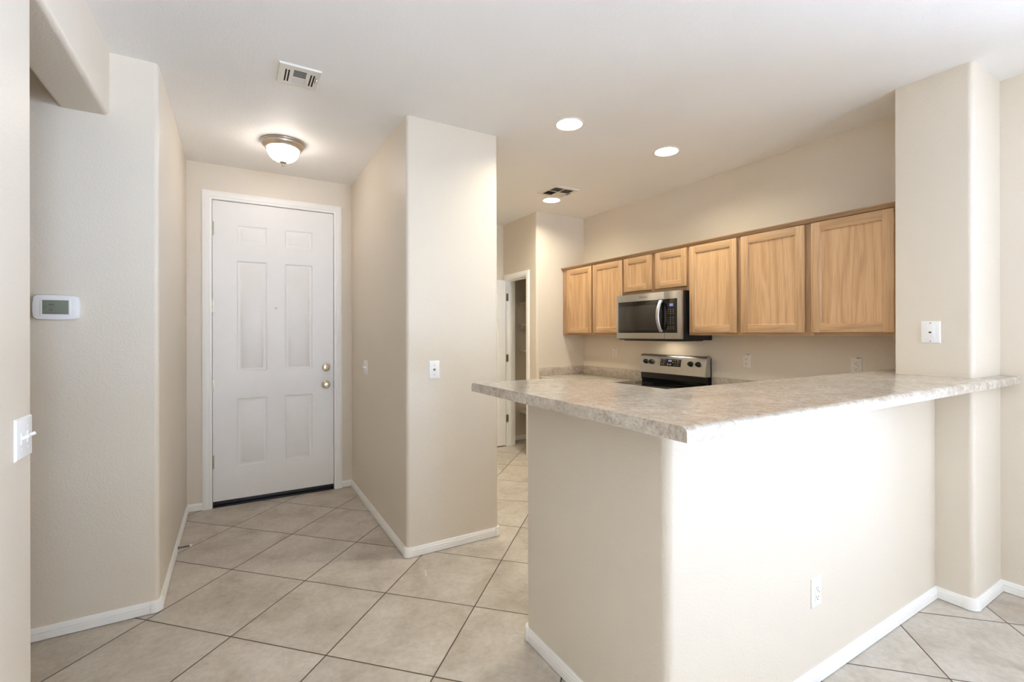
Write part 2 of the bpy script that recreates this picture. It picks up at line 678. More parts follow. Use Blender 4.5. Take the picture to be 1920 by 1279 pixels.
# near left wall, solid behind, with the bullnose end beside the hall opening
struct(MB().prism(fillet([(-2.6, SOUTH), (XL, SOUTH), (XL, 1.932), (-2.6, 1.932)], [0, 0, R_, 0]), 0, CEIL).build('wall_left', M_WALL))
mb = MB()
prof = fillet([(XL - 0.185, CEIL), (XL - 0.185, HDR), (XL, HDR), (XL, CEIL)], [0, R_, R_, 0])
b = bmesh.new()
A = [b.verts.new((x, 1.90, z)) for x, z in prof]
B = [b.verts.new((x, YT + 0.01, z)) for x, z in prof]
for i in range(len(A)):
    j = (i + 1) % len(A)
    b.faces.new((A[i], A[j], B[j], B[i]))
b.faces.new(A)
b.faces.new(B[::-1])
bmesh.ops.recalc_face_normals(b, faces=b.faces[:])
mb._take(b)
struct(mb.build('wall_left_header', M_WALL))
struct(MB().box(-2.75, -2.6, SOUTH, 4.6, 0, CEIL).build('wall_hall_end', M_WALL))

# thermostat wall turning into the entry's left wall
struct(MB().prism(fillet([(-2.6, YT), (XE0, YT), (XE0, YD + 0.14), (-2.6, YD + 0.14)], [0, R_, 0, 0]), 0, CEIL).build('wall_entry_left', M_WALL))

# front door wall
DX0, DX1, DTOP = -0.164, 0.750, 2.462
mb = MB()
mb.box(XE0 - 0.02, DX0 - 0.022, YD, YD + 0.14, 0, CEIL)
mb.box(DX1 + 0.022, XE1 + 0.02, YD, YD + 0.14, 0, CEIL)
mb.box(DX0 - 0.022, DX1 + 0.022, YD, YD + 0.14, DTOP + 0.022, CEIL)
struct(mb.build('wall_back', M_WALL, smooth=0))
struct(MB().box(XE0, XE1, YD + 0.141, YD + 0.18, 0, CEIL).build('wall_back_outside', M_WALL))

# block between entry and kitchen
struct(MB().prism(fillet([(XE1, YP), (XP, YP), (XP, YB + 0.1), (XE1, YB + 0.1)], [R_, R_, 0, 0]), 0, CEIL).build('wall_centre', M_WALL))
struct(MB().box(XP - 0.05, XN + 0.12, YB, YB + 0.12, 0, CEIL).build('wall_passage_end', M_WALL))

# pantry walls with the narrow doorway
PY0, PY1, PTOP = 4.572, 5.018, 2.045
mb = MB()
mb.prism(fillet([(XN, YN), (XK + 0.02, YN), (XK + 0.02, YN + 0.11), (XN + 0.115, YN + 0.11), (XN + 0.115, PY0 - 0.02), (XN, PY0 - 0.02)],
                [R_, 0, 0, 0, 0, 0]), 0, CEIL)
mb.box(XN, XN + 0.115, PY1 + 0.02, YB + 0.02, 0, CEIL)
mb.box(XN, XN + 0.115, PY0 - 0.02, PY1 + 0.02, PTOP + 0.02, CEIL)
struct(mb.build('wall_pantry', M_WALL))
struct(MB().box(XN + 0.10, XK + 0.02, 5.23, 5.33, 0, CEIL).build('wall_pantry_side', M_WALL))

# right wall; unseen space past it added to bring in even window light
y0, y1, z0, z1 = SIDEWIN
mb = MB()
mb.prism(fillet([(XK, JOG), (EAST, JOG), (EAST, JOG + 0.15), (XK + 0.15, JOG + 0.15), (XK + 0.15, 5.5), (XK, 5.5)], [R_, 0, 0, 0, 0, 0]), 0, CEIL)
struct(mb.build('wall_right', M_WALL))
mb = MB()
mb.box(EAST, EAST + 0.15, SOUTH, y0, 0, CEIL)
mb.box(EAST, EAST + 0.15, y1, JOG + 0.15, 0, CEIL)
mb.box(EAST, EAST + 0.15, y0, y1, 0, z0)
mb.box(EAST, EAST + 0.15, y0, y1, z1, CEIL)
struct(mb.build('wall_widened_right', M_WALL, smooth=0))
x0, x1, z0, z1 = REARWIN
mb = MB()
mb.box(-2.75, x0, SOUTH - 0.15, SOUTH, 0, CEIL)
mb.box(x1, EAST + 0.15, SOUTH - 0.15, SOUTH, 0, CEIL)
mb.box(x0, x1, SOUTH - 0.15, SOUTH, z1, CEIL)
struct(mb.build('wall_front', M_WALL, smooth=0))

# wall stub and half wall of the bar
struct(MB().prism(fillet([(SX, SY0), (XK + 0.01, SY0), (XK + 0.01, SY1), (SX, SY1)], [0.026, 0, 0, 0.006]), 0, CEIL).build('wall_right_stub', M_WALL))
struct(MB().prism(fillet([(HX, HY), (SX + 0.02, HY), (SX + 0.02, HY + 0.12), (HX + 0.12, HY + 0.12), (HX + 0.12, HBACK), (HX, HBACK)],
                         [0.030, 0, 0, 0, R_, R_]), 0, BARZ0).build('wall_bar', M_WALL))

# ------------------------------------------------------------------ baseboards
BH, BT = 0.060, 0.013
PROF = [(0.0, 0.0035), (BT, 0.0035), (BT, 0.030), (BT - 0.0022, 0.0315), (BT - 0.0022, 0.0345), (BT, 0.036), (BT, 0.042),
        (BT - 0.003, 0.0445), (BT - 0.004, 0.050), (BT - 0.007, 0.0575), (BT - 0.009, BH), (0.0, BH)]
CPROF = [(0.0, 0.003), (BT + 0.0025, 0.003), (BT + 0.0025, 0.053), (BT - 0.001, BH + 0.001), (0.0, BH + 0.001)]


def baseboard(name, pts, radii, corners=()):
    mb = MB()
    sweep_profile(mb, fillet(pts, radii, closed=False), PROF)
    o = struct(mb.build(name, M_TRIM, smooth=30))
    for i, r, ext in corners:      # plain bullnose corner blocks
        p = Vector(pts[i])
        a = (Vector(pts[i - 1]) - p).normalized() * (r + ext)
        c = (Vector(pts[i + 1]) - p).normalized() * (r + ext)
        seg = fillet([tuple(p + a), tuple(p), tuple(p + c)], [0, r, 0], closed=False)
        k = MB()
        sweep_profile(k, seg, CPROF)
        k.build('corner_block', M_TRIM, o, smooth=30)
    return o


baseboard('baseboard_left', [(XL, SOUTH), (XL, 1.932), (-2.6, 1.932)], [0, R_, 0], [(1, R_, 0.010)])
CAS = 0.066
baseboard('baseboard_entry_left', [(-2.6, YT), (XE0, YT), (XE0, YD), (DX0 - CAS - 0.004, YD)], [0, R_, 0, 0], [(1, R_, 0.010)])
baseboard('baseboard_entry_right', [(DX1 + CAS + 0.004, YD), (XE1, YD), (XE1, YP), (XP, YP), (XP, YB), (XN, YB)], [0, 0, R_, R_, 0, 0],
          [(2, R_, 0.010), (3, R_, 0.004)])
baseboard('baseboard_bar', [(HX + 0.12, HBACK - 0.3), (HX + 0.12, HBACK), (HX, HBACK), (HX, HY), (SX, HY), (SX, SY0), (XK, SY0), (XK, JOG), (EAST, JOG)],
          [0, R_, R_, 0.030, 0, 0.026, 0, R_, 0], [(2, R_, 0.004), (3, 0.030, 0.010), (5, 0.026, 0.012)])
baseboard('baseboard_pantry', [(XN + 0.115, 5.23), (XK, 5.23)], [0, 0])


# ------------------------------------------------------------------ doors
def panel_leaf(mb, w, h, panels, y=0.0, t=0.044):
    """slab with moulded panels; front at -y"""
    xs = sorted({0, w} | {round(p[0], 4) for p in panels} | {round(p[1], 4) for p in panels})
    zs = sorted({0, h} | {round(p[2], 4) for p in panels} | {round(p[3], 4) for p in panels})
    pset = [(round(a, 4), round(b_, 4), round(c, 4), round(d, 4)) for a, b_, c, d in panels]
    b = bmesh.new()
    vs = {}

    def V(x, z, yy):
        k = (round(x, 5), round(z, 5), round(yy, 5))
        if k not in vs:
            vs[k] = b.verts.new((x, yy, z))
        return vs[k]
    for xa, xb in zip(xs, xs[1:]):
        for za, zb in zip(zs, zs[1:]):
            if any(xa >= p[0] and xb <= p[1] and za >= p[2] and zb <= p[3] for p in pset):
                continue
            b.faces.new((V(xa, za, y), V(xb, za, y), V(xb, zb, y), V(xa, zb, y)))
    for p in pset:
        prev = None
        # the slab edge, sunk cove, flat, raised field
        for ins, dy in ((0, 0), (0.004, 0.0015), (0.011, 0.0105), (0.020, 0.0120), (0.028, 0.0110), (0.041, 0.004), (0.045, 0.0025)):
            c = [(p[0] + ins, p[2] + ins), (p[1] - ins, p[2] + ins), (p[1] - ins, p[3] - ins), (p[0] + ins, p[3] - ins)]
            ring = [V(cx, cz, y + dy) for cx, cz in c]
            if prev:
                for k in range(4):
                    b.faces.new((prev[k], prev[(k + 1) % 4], ring[(k + 1) % 4], ring[k]))
            prev = ring
        b.faces.new(prev)
    # back and sides
    q = [(0, 0), (w, 0), (w, h), (0, h)]
    bk = [b.verts.new((x, y + t, z)) for x, z in q]
    fr = [b.verts.new((x, y, z)) for x, z in q]
    b.faces.new(bk[::-1])
    for k in range(4):
        b.faces.new((fr[k], fr[(k + 1) % 4], bk[(k + 1) % 4], bk[k]))
    bmesh.ops.remove_doubles(b, verts=b.verts[:], dist=1e-5)
    bmesh.ops.recalc_face_normals(b, faces=b.faces[:])
    mb._take(b)


def casing(mb, x0, x1, ztop, w, th):
    """mitred flat-and-bead casing round an opening, front at -y; profile (inset from opening, depth)"""
    pr = [(0.0, 0.0), (0.0, -th * 0.55), (0.006, -th * 0.75), (0.016, -th * 0.75), (0.020, -th), (w - 0.008, -th), (w, -th * 0.7), (w, 0.0)]
    b = bmesh.new()
    rows = []
    for i in range(4):
        row = []
        for o, y in pr:
            x, z = [(x0 - o, 0), (x0 - o, ztop + o), (x1 + o, ztop + o), (x1 + o, 0)][i]
            row.append(b.verts.new((x, y, z)))
        rows.append(row)
    for A, B in zip(rows, rows[1:]):
        for k in range(len(pr) - 1):
            b.faces.new((A[k], A[k + 1], B[k + 1], B[k]))
    b.faces.new(rows[0])
    b.faces.new(rows[-1][::-1])
    bmesh.ops.recalc_face_normals(b, faces=b.faces[:])
    mb._take(b)


# front door: local origin at the hinge-side foot of the leaf, on the wall face
d1 = bpy.data.objects.new('door_1', None)
COL.objects.link(d1)
d1.location = (DX0, YD, 0)
struct(d1, 'white six-panel front door with brass knob and deadbolt')
DW = DX1 - DX0
mb = MB()
casing(mb, -0.004, DW + 0.004, DTOP + 0.004, CAS, 0.017)
mb.build('door_casing', M_TRIM, d1)
mb = MB()
mb.box(-0.021, -0.003, 0.002, 0.139, 0, DTOP + 0.021)
mb.box(DW + 0.003, DW + 0.021, 0.002, 0.139, 0, DTOP + 0.021)
mb.box(-0.003, DW + 0.003, 0.002, 0.139, DTOP + 0.003, DTOP + 0.021)
mb.box(-0.003, 0.012, 0.062, 0.09, 0, DTOP + 0.003)
mb.box(DW - 0.012, DW + 0.003, 0.062, 0.09, 0, DTOP + 0.003)
mb.box(0.012, DW - 0.012, 0.062, 0.09, DTOP - 0.012, DTOP + 0.003)
mb.build('door_jamb', M_TRIM, d1)
mb = MB()
PAN = []
for xa, xb in ((0.165, 0.389), (0.521, 0.744)):
    PAN += [(xa, xb, 0.305 - 0.045, 0.866 - 0.045), (xa, xb, 1.080 - 0.045, 1.990 - 0.045), (xa, xb, 2.120 - 0.045, 2.281 - 0.045)]
panel_leaf(mb, DW, DTOP - 0.045, PAN, y=0.010)
lf = mb.build('door_leaf', M_DOOR, d1)
lf.location = (0, 0, 0.045)
mb = MB()
mb.box(0.003, DW - 0.003, -0.006, 0.10, 0.0, 0.014, 0.003)
mb.box(0.001, DW - 0.001, 0.004, 0.056, 0.016, 0.046, 0.004)
mb.box(0.003, DW - 0.003, -0.002, 0.006, 0.022, 0.040, 0.003)
mb.build('threshold_sweep', M_RUBBER, d1)
for zc in (2.236, 1.614, 0.982, 0.365):
    mb = MB()
    for k in range(5):
        z = zc - 0.052 + k * 0.021
        mb.lathe([(0, 0), (0.0062, 0), (0.0062, 0.0195), (0, 0.0195)], 12, Matrix.Translation((-0.002, -0.0005, z)))
    mb.box(-0.014, 0.010, 0.003, 0.0095, zc - 0.052, zc + 0.052)
    mb.build('hinge', M_BRASSH, d1)
FY = Matrix.Rotation(PI / 2, 4, 'X')     # lathe axis to -y
kx = 0.686 - DX0
mb = MB()
mb.lathe([(0, -0.012), (0.033, -0.012), (0.034, 0.002), (0.031, 0.007), (0.018, 0.010), (0.0125, 0.014), (0.012, 0.028), (0.018, 0.036),
          (0.0255, 0.046), (0.027, 0.056), (0.0235, 0.064), (0.012, 0.067), (0.0, 0.0672)], 36, Matrix.Translation((kx, 0, 0.940)) @ FY)
kn = mb.build('door_knob', M_BRASS, d1, smooth=50)
MB().box(kx - 0.0085, kx + 0.0085, -0.0715, -0.0665, 0.9375, 0.9425, 0.001).build('thumb_turn', M_BRASSH, kn)
mb = MB()
mb.lathe([(0, -0.012), (0.033, -0.012), (0.033, 0.006), (0.029, 0.013), (0.019, 0.016), (0.0, 0.0165)], 36, Matrix.Translation((kx, 0, 1.090)) @ FY)
db = mb.build('deadbolt', M_BRASS, d1, smooth=50)
MB().box(kx - 0.005, kx + 0.005, -0.029, -0.016, 1.073, 1.107, 0.003).build('thumb_turn', M_BRASSH, db)
mb = MB()
mb.lathe([(0, 0), (0.0085, 0), (0.0085, 0.003), (0.006, 0.004), (0.004, 0.002), (0, 0.001)], 20, Matrix.Translation((0.289 - DX0, 0.0125, 1.606)) @ FY)
mb.build('peephole', M_BRASSH, d1)
mb = MB()
mb.box(DW + 0.0005, DW + 0.0032, -0.004, 0.03, 0.905, 0.968)
mb.build('strike_plate', M_BRASSH, d1)

# pantry door: opening in the pantry wall, leaf swung out against the passage end
d2 = bpy.data.objects.new('door_2', None)
COL.objects.link(d2)
d2.location = (XN, PY1, 0)
d2.rotation_euler = (0, 0, -PI / 2)
struct(d2, 'narrow white pantry door standing open beside the pantry doorway')
PW = PY1 - PY0
mb = MB()
casing(mb, -0.004, PW + 0.004, PTOP + 0.004, 0.064, 0.016)
mb.build('door_casing', M_TRIM, d2)
mb = MB()
mb.box(-0.019, 0.0, 0.001, 0.114, 0, PTOP + 0.019)
mb.box(PW, PW + 0.019, 0.001, 0.114, 0, PTOP + 0.019)
mb.box(0, PW, 0.001, 0.114, PTOP, PTOP + 0.019)
mb.box(0, 0.011, 0.042, 0.075, 0, PTOP)
mb.box(PW - 0.011, PW, 0.042, 0.075, 0, PTOP)
mb.box(0.011, PW - 0.011, 0.042, 0.075, PTOP - 0.011, PTOP)
mb.build('door_jamb', M_TRIM, d2)
mb = MB()
panel_leaf(mb, PW - 0.004, PTOP - 0.018, [(0.095, PW - 0.10, 0.22, 0.72), (0.095, PW - 0.10, 0.90, 1.55), (0.095, PW - 0.10, 1.68, 1.88)], t=0.035)
lf = mb.build('door_leaf', M_DOOR, d2)
lf.rotation_euler = (0, 0, PI / 2 + PI)          # folded back ninety degrees, showing its face to the room
lf.location = (-0.002, -PW - 0.020, 0.014)
lf.rotation_euler = (0, 0, PI / 2)
lf.location = (0.0015, -PW - 0.018, 0.014)
for zc in (1.835, 1.085, 0.345):
    mb = MB()
    for k in range(3):
        mb.lathe([(0, 0), (0.006, 0), (0.006, 0.028), (0, 0.028)], 12, Matrix.Translation((0.002, -0.0165, zc - 0.0435 + k * 0.029)))
    mb.box(-0.0005, 0.0025, -0.014, 0.016, zc - 0.045, zc + 0.045)
    mb.build('hinge', M_BRASSH, d2)

# pantry shelves
for z, lab in ((1.79, 'white pantry shelf near the top of the pantry doorway'), (1.505, 'white pantry shelf second from the top inside the pantry doorway'),
               (1.175, 'white pantry shelf just above bar counter level in the pantry doorway'), (0.385, 'lowest white pantry shelf, seen below the bar counter')):
    t = thing('pantry_shelf', lab, 'shelf', (3.16, 5.229, z), 0, 'pantry shelves')
    MB().box(0, XK - 3.16, -0.75, 0, -0.019, 0, 0.002).build('board', M_SHELF, t)
    MB().box(0.03, XK - 3.16, -0.018, 0, -0.06, -0.019, 0.002).build('cleat', M_SHELF, t)

# ------------------------------------------------------------------ kitchen run, local frame: x to the right along the wall, -y out of it
RUN = (XK, YN, 0)
RROT = -PI / 2


def cabinet_door(parent, x0, x1, z0, z1, yf, t=0.020, fw=0.055):
    mb = MB()
    mb.box(x0, x0 + fw, yf - t, yf, z0, z1, 0.0025)
    mb.box(x1 - fw, x1, yf - t, yf, z0, z1, 0.0025)
    mb.mi = 1
    mb.box(x0 + fw - 0.001, x1 - fw + 0.001, yf - t + 0.0004, yf, z0, z0 + fw, 0.0025)
    mb.box(x0 + fw - 0.001, x1 - fw + 0.001, yf - t + 0.0004, yf, z1 - fw, z1, 0.0025)
    mb.mi = 0
    # inner bead stepping down to the panel
    def rect(i, y):
        return [(x0 + fw + i, y, z0 + fw + i), (x1 - fw - i, y, z0 + fw + i), (x1 - fw - i, y, z1 - fw - i), (x0 + fw + i, y, z1 - fw - i)]
    f = yf - t
    mb.rings([rect(-0.001, f + 0.002), rect(0.002, f + 0.0015), rect(0.005, f + 0.004), rect(0.007, f + 0.0105)], cap=False)
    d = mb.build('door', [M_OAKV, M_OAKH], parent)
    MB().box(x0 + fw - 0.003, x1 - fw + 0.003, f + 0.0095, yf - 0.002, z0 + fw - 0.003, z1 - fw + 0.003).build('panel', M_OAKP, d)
    return d


def upper_cabinet(label, x0, x1, z0, z1, doors, depth=0.308, rails=(0.04, 0.03), reveal=0.021):
    t = thing('upper_cabinet', label, 'cabinet', RUN, RROT, 'oak wall cabinets')
    mb = MB()
    mb.mi = 0
    mb.box(x0, x1, -depth + 0.019, 0, z0 + 0.012, z1)
    mb.build('carcass', M_OAKH, t)
    mb = MB()
    ff0, ff1 = -depth, -depth + 0.019
    xs = [x0] + [x for d in doors for x in d] + [x1]
    zlo, zhi = z0 + rails[0], z1 - rails[1]
    edges_ = [(x0, doors[0][0] + 0.012)] + [(a[1] - 0.012, c[0] + 0.012) for a, c in zip(doors, doors[1:])] + [(doors[-1][1] - 0.012, x1)]
    for a, c in edges_:
        mb.box(a, c, ff0, ff1, z0, z1, 0.001)
    mb.mi = 1
    for (a, c), (a2, c2) in zip(edges_, edges_[1:]):
        mb.box(c, a2, ff0 + 0.0003, ff1, z0, zlo)
        mb.box(c, a2, ff0 + 0.0003, ff1, zhi, z1)
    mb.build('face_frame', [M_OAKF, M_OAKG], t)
    for a, c in doors:
        cabinet_door(t, a, c, z0 + reveal, z1 - 0.008, ff0)
    return t


UZ0, UZ1 = 1.371, 2.110
upper_cabinet('two-door oak wall cabinet at the left end, beside the pantry wall', 0.001, 0.988, UZ0, UZ1, [(0.100, 0.524), (0.547, 0.982)])
upper_cabinet('short two-door oak wall cabinet directly above the microwave', 0.989, 1.749, 1.7465, UZ1, [(1.003, 1.353), (1.399, 1.737)], rails=(0.055, 0.03), reveal=0.036)
upper_cabinet('single-door oak wall cabinet just right of the microwave', 1.750, 2.204, UZ0, UZ1, [(1.765, 2.187)])
upper_cabinet('widest two-door oak wall cabinet, at the right against the wall stub', 2.205, 3.188, UZ0, UZ1, [(2.222, 2.672), (2.716, 3.164)])
mb = MB()
mb.extrude_profile([(0, UZ1 + 0.0005), (0, UZ1 + 0.024), (-0.336, UZ1 + 0.024), (-0.336, UZ1 + 0.017), (-0.329, UZ1 + 0.012), (-0.326, UZ1 + 0.003),
                    (-0.318, UZ1 - 0.004), (-0.3085, UZ1 - 0.004), (-0.3085, UZ1 + 0.0005)], 0.001, 3.188)
o = mb.build('cabinet_top_moulding', M_OAKD)
o.location, o.rotation_euler = RUN, (0, 0, RROT)
tag(o, 'thin dark oak moulding running along the top of all the wall cabinets', 'moulding')

# microwave
MX0, MX1 = 0.985, 1.744
MZ0, MZ1 = 1.339, 1.744
t = thing('microwave', 'stainless over-the-range microwave with curved handle, under the short cabinet', 'microwave', RUN, RROT)
MB().box(MX0 + 0.004, MX1 - 0.004, -0.375, -0.002, 1.327, 1.7455, 0.003).build('body', M_BLACK, t)
MF = -0.402
mb = MB()
split = MX0 + 0.585
mb.box(MX0, split - 0.0012, MF, -0.372, MZ0, MZ1, 0.004)
dr = mb.build('door', M_STEEL, t)
mb = MB()
mb.box(split + 0.0012, MX1, MF, -0.372, MZ0, MZ1, 0.004)
ct = mb.build('control_side', M_STEEL, t)
MB().box(MX0 + 0.026, split - 0.0012, MF - 0.0022, MF + 0.004, MZ0 + 0.052, MZ1 - 0.064, 0.0012).build('door_glass', M_GLASSB, dr)
MB().box(MX0 + 0.034, split - 0.070, MF - 0.0032, MF - 0.0018, MZ0 + 0.076, MZ1 - 0.105, 0.0006).build('window_screen', M_SCREENW, dr)
MB().box(split + 0.056, split + 0.094, MF - 0.0032, MF - 0.0020, MZ1 - 0.128, MZ1 - 0.106).build('clock_display', M_DIGIT, ct)
mb = MB().box(split + 0.0012, MX1 - 0.040, MF - 0.0022, MF + 0.004, MZ0 + 0.052, MZ1 - 0.064, 0.0012)
mb.mi = 1
px0 = split + 0.034
for r in range(11):
    z = MZ1 - 0.155 - r * 0.0162
    if r in (3, 8):
        continue
    for c in range(3):
        w, h = (0.008, 0.0028) if r < 3 or r > 8 else (0.0036, 0.0045)
        mb.box(px0 + c * 0.028 + 0.002, px0 + c * 0.028 + 0.002 + w, MF - 0.0028, MF - 0.0020, z - h, z)
mb.build('touch_panel', [M_GLASSB, M_MARK], ct)
# bowed handle on two end posts
mb = MB()
hx = split - 0.028
loops_ = []
n = 18
for i in range(n + 1):
    u = i / n
    z = MZ0 + 0.060 + u * (MZ1 - 0.072 - MZ0 - 0.060)
    bow = 1 - (2 * u - 1) ** 2
    y = MF - 0.012 - 0.046 * bow
    w = 0.016
    dd = 0.007
    loops_.append([(hx - w, y + dd * 0.6, z), (hx - w * 0.7, y - dd, z), (hx + w * 0.7, y - dd, z), (hx + w, y + dd * 0.6, z), (hx + w * 0.6, y + dd, z), (hx - w * 0.6, y + dd, z)])
mb.rings(loops_)
mb.quad(loops_[0][::-1])
mb.box(hx - 0.012, hx + 0.012, MF - 0.018, MF - 0.001, MZ0 + 0.061, MZ0 + 0.078, 0.002)
mb.box(hx - 0.012, hx + 0.012, MF - 0.018, MF - 0.001, MZ1 - 0.090, MZ1 - 0.073, 0.002)
mb.build('handle', M_STEEL, dr, smooth=50)
lettering('logo_lettering', 'Whirlpool', 0.024, ((MX0 + split) / 2 + 0.048, MF - 0.0006, MZ1 - 0.031), M_LOGO, dr)
mb = MB()
mb.box(MX0 + 0.06, MX1 - 0.05, -0.36, -0.06, 1.319, 1.3275, 0.002)
mb.build('grease_filter', M_BLACK, t)
MB().box((MX0 + MX1) / 2 - 0.11, (MX0 + MX1) / 2 + 0.05, -0.20, -0.14, 1.316, 1.3192).build('task_lamp', M_TASK, t)

# range
GX0, GX1 = 0.984, 1.744
t = thing('range', 'freestanding electric range with stainless backguard and black glass cooktop', 'stove', RUN, RROT)
MB().box(GX0, GX1, -0.640, -0.030, 0.09, 0.905, 0.004).build('body', M_BLACK, t)
MB().box(GX0 + 0.03, GX1 - 0.03, -0.60, -0.06, 0.0, 0.09).build('plinth', M_BLACK, t)
od = MB().box(GX0 + 0.004, GX1 - 0.004, -0.672, -0.641, 0.30, 0.80, 0.004).build('oven_door', M_STEEL, t)
MB().box(GX0 + 0.12, GX1 - 0.12, -0.6745, -0.670, 0.42, 0.66, 0.001).build('oven_window', M_GLASSB, od)
MB().tube([(GX0 + 0.05, -0.675, 0.74), (GX0 + 0.05, -0.715, 0.745), (GX1 - 0.05, -0.715, 0.745), (GX1 - 0.05, -0.675, 0.74)], 0.011).build('oven_handle', M_STEEL, od)
MB().box(GX0 + 0.004, GX1 - 0.004, -0.668, -0.641, 0.095, 0.285, 0.004).build('drawer', M_STEEL, t)
ck = MB().box(GX0, GX1, -0.665, -0.075, 0.905, 0.922, 0.004).build('cooktop', M_GLASSB, t)
for bx, by, br in ((0.20, -0.24, 0.085), (0.56, -0.24, 0.105), (0.20, -0.50, 0.105), (0.56, -0.50, 0.085)):
    MB().lathe([(br - 0.003, 0), (br - 0.003, 0.0006), (br, 0.0006), (br, 0)], 40, Matrix.Translation((GX0 + bx, by, 0.9219))).build('burner_ring', M_RING, ck)
mb = MB()
mb.extrude_profile([(-0.030, 0.905), (-0.075, 0.905), (-0.080, 0.945), (-0.088, 0.955), (-0.088, 1.012), (-0.030, 1.012)], GX0 + 0.012, GX1 - 0.012)
mb.extrude_profile([(-0.012, 0.905), (-0.032, 0.905), (-0.032, 1.168), (-0.012, 1.172)], GX0 + 0.004, GX1 - 0.004)
mb.build('back_riser', M_BLACK, t)
# sloping stainless control console with rolled top
cons = [(-0.104, 1.008), (-0.106, 1.012), (-0.078, 1.166), (-0.073, 1.177), (-0.063, 1.184), (-0.034, 1.187), (-0.030, 1.184), (-0.030, 1.008)]
mb = MB()
mb.extrude_profile(cons, GX0, GX1)
bg_ = mb.build('control_console', M_STEEL, t)
CT = math.atan2(0.028, 0.154)


def on_console(x, s):   # s: distance up the sloped face
    return Matrix.Translation((x, -0.106 + math.sin(CT) * s, 1.012 + math.cos(CT) * s)) @ Matrix.Rotation(-CT, 4, 'X')


mb = MB()
mb.box(-0.120, 0.120, -0.0018, 0.0005, -0.034, 0.034, 0.001)
mb.mi = 1
for (mx_, mz) in ((-0.10, 0.024), (-0.075, 0.024), (-0.05, 0.024), (0.03, 0.024), (0.055, 0.024), (0.085, 0.024), (-0.075, 0.004), (0.03, 0.004), (0.058, 0.002),
                  (0.085, 0.004), (-0.10, -0.016), (-0.078, -0.016), (0.058, -0.018), (0.085, -0.018)):
    mb.box(mx_ - 0.005, mx_ + 0.005, -0.0024, -0.0016, mz - 0.002, mz + 0.002)
for mx_ in (-0.026, 0.002):
    mb.box(mx_ - 0.007, mx_ + 0.007, -0.0024, -0.0016, -0.022, -0.010)
GC = (GX0 + GX1) / 2 - 0.004
o = mb.build('touch_panel', [M_GLASSB, M_MARK], bg_)
o.matrix_local = on_console(GC, 0.104)
MB().box(-0.024, 0.014, -0.0026, -0.0016, 0.010, 0.026).build('clock_display', M_DIGIT, o)
for kx_ in (0.078, 0.150, 0.600, 0.682):
    mb = MB()
    mb.lathe([(0, 0), (0.023, 0), (0.023, 0.006), (0.019, 0.010), (0.018, 0.024), (0.014, 0.027), (0, 0.027)], 28, FY)
    mb.box(-0.0045, 0.0045, -0.034, -0.024, -0.017, 0.017, 0.002)
    k_ = mb.build('control_knob', M_BLACK, bg_, smooth=40)
    k_.matrix_local = on_console(GX0 + kx_, 0.104)
    MB().box(-0.0012, 0.0012, -0.0346, -0.0336, 0.004, 0.016).build('pointer_mark', M_MARK, k_)

# lower counters, backsplashes and base cabinets
CZ = 0.914


def counter(label, x0, x1, left_return, cab_label):
    t = thing('kitchen_countertop', label, 'countertop', RUN, RROT, 'lower kitchen counters')
    mb = MB()
    mb.extrude_profile([(0, CZ - 0.038), (-0.630, CZ - 0.038), (-0.640, CZ - 0.030), (-0.640, CZ - 0.010), (-0.632, CZ), (0, CZ)], x0, x1)
    mb.build('worktop', M_LAM, t)
    mb = MB()
    mb.box(x0, x1, -0.020, 0, CZ, CZ + 0.094, 0.003)
    if left_return:
        mb.box(x0, x0 + 0.020, -0.640, -0.020, CZ, CZ + 0.094, 0.003)
    mb.build('backsplash', M_LAM, t)
    c = thing('base_cabinet', cab_label, 'cabinet', RUN, RROT, 'oak base cabinets')
    MB().box(x0 + (0.04 if left_return else 0.0), x1, -0.580, -0.002, 0.10, CZ - 0.039).build('carcass', M_OAKV, c)
    MB().box(x0 + (0.04 if left_return else 0.0), x1, -0.52, -0.05, 0.0, 0.10).build('toe_kick', M_OAKS, c)
    n = max(2, round((x1 - x0) / 0.48))
    w = (x1 - x0) / n
    for i in range(n):
        a = x0 + i * w + (0.03 if left_return and i == 0 else 0)
        cabinet_door(c, a + 0.018, a + w - 0.018, 0.125, 0.68, -0.580)
        MB().box(a + 0.018, a + w - 0.018, -0.600, -0.580, 0.71, 0.855, 0.003).build('drawer_front', M_OAKH, c)


counter('stone-look lower counter with backsplash left of the range', 0.0, 0.982, True, 'oak base cabinet under the counter left of the range')
counter('stone-look lower counter right of the range, mostly behind the bar', 1.746, 3.188, False, 'oak base cabinet under the counter right of the range')

# ------------------------------------------------------------------ bar top
BX0, BX1, BY0, BY1, BYL = 0.947, 1.517, 0.770, 1.334, 1.985
pts = [(BX0, BY0), (XK - 0.001, BY0), (XK - 0.001, SY0 - 0.001), (SX - 0.001, SY0 - 0.001), (SX - 0.001, SY1 + 0.001), (XK - 0.001, SY1 + 0.001),
       (XK - 0.001, BY1), (BX1, BY1), (BX1, BYL), (BX0, BYL)]


def bar_edge(e):
    a, c = e.verts[0].co, e.verts[1].co
    if a.z != c.z or a.z < BARZ1 - 1e-4:
        return False
    m = (a + c) / 2
    return abs(m.y - BY0) < 1e-4 or abs(m.y - BYL) < 1e-4


mb = MB()
mb.prism(pts, BARZ0 + 0.0005, BARZ1, bev=0.019, seg=6, only=bar_edge)
o = mb.build('bar_top', M_LAM, smooth=40)
tag(o, 'L-shaped raised bar counter of mottled grey-beige laminate on the half wall', 'countertop')


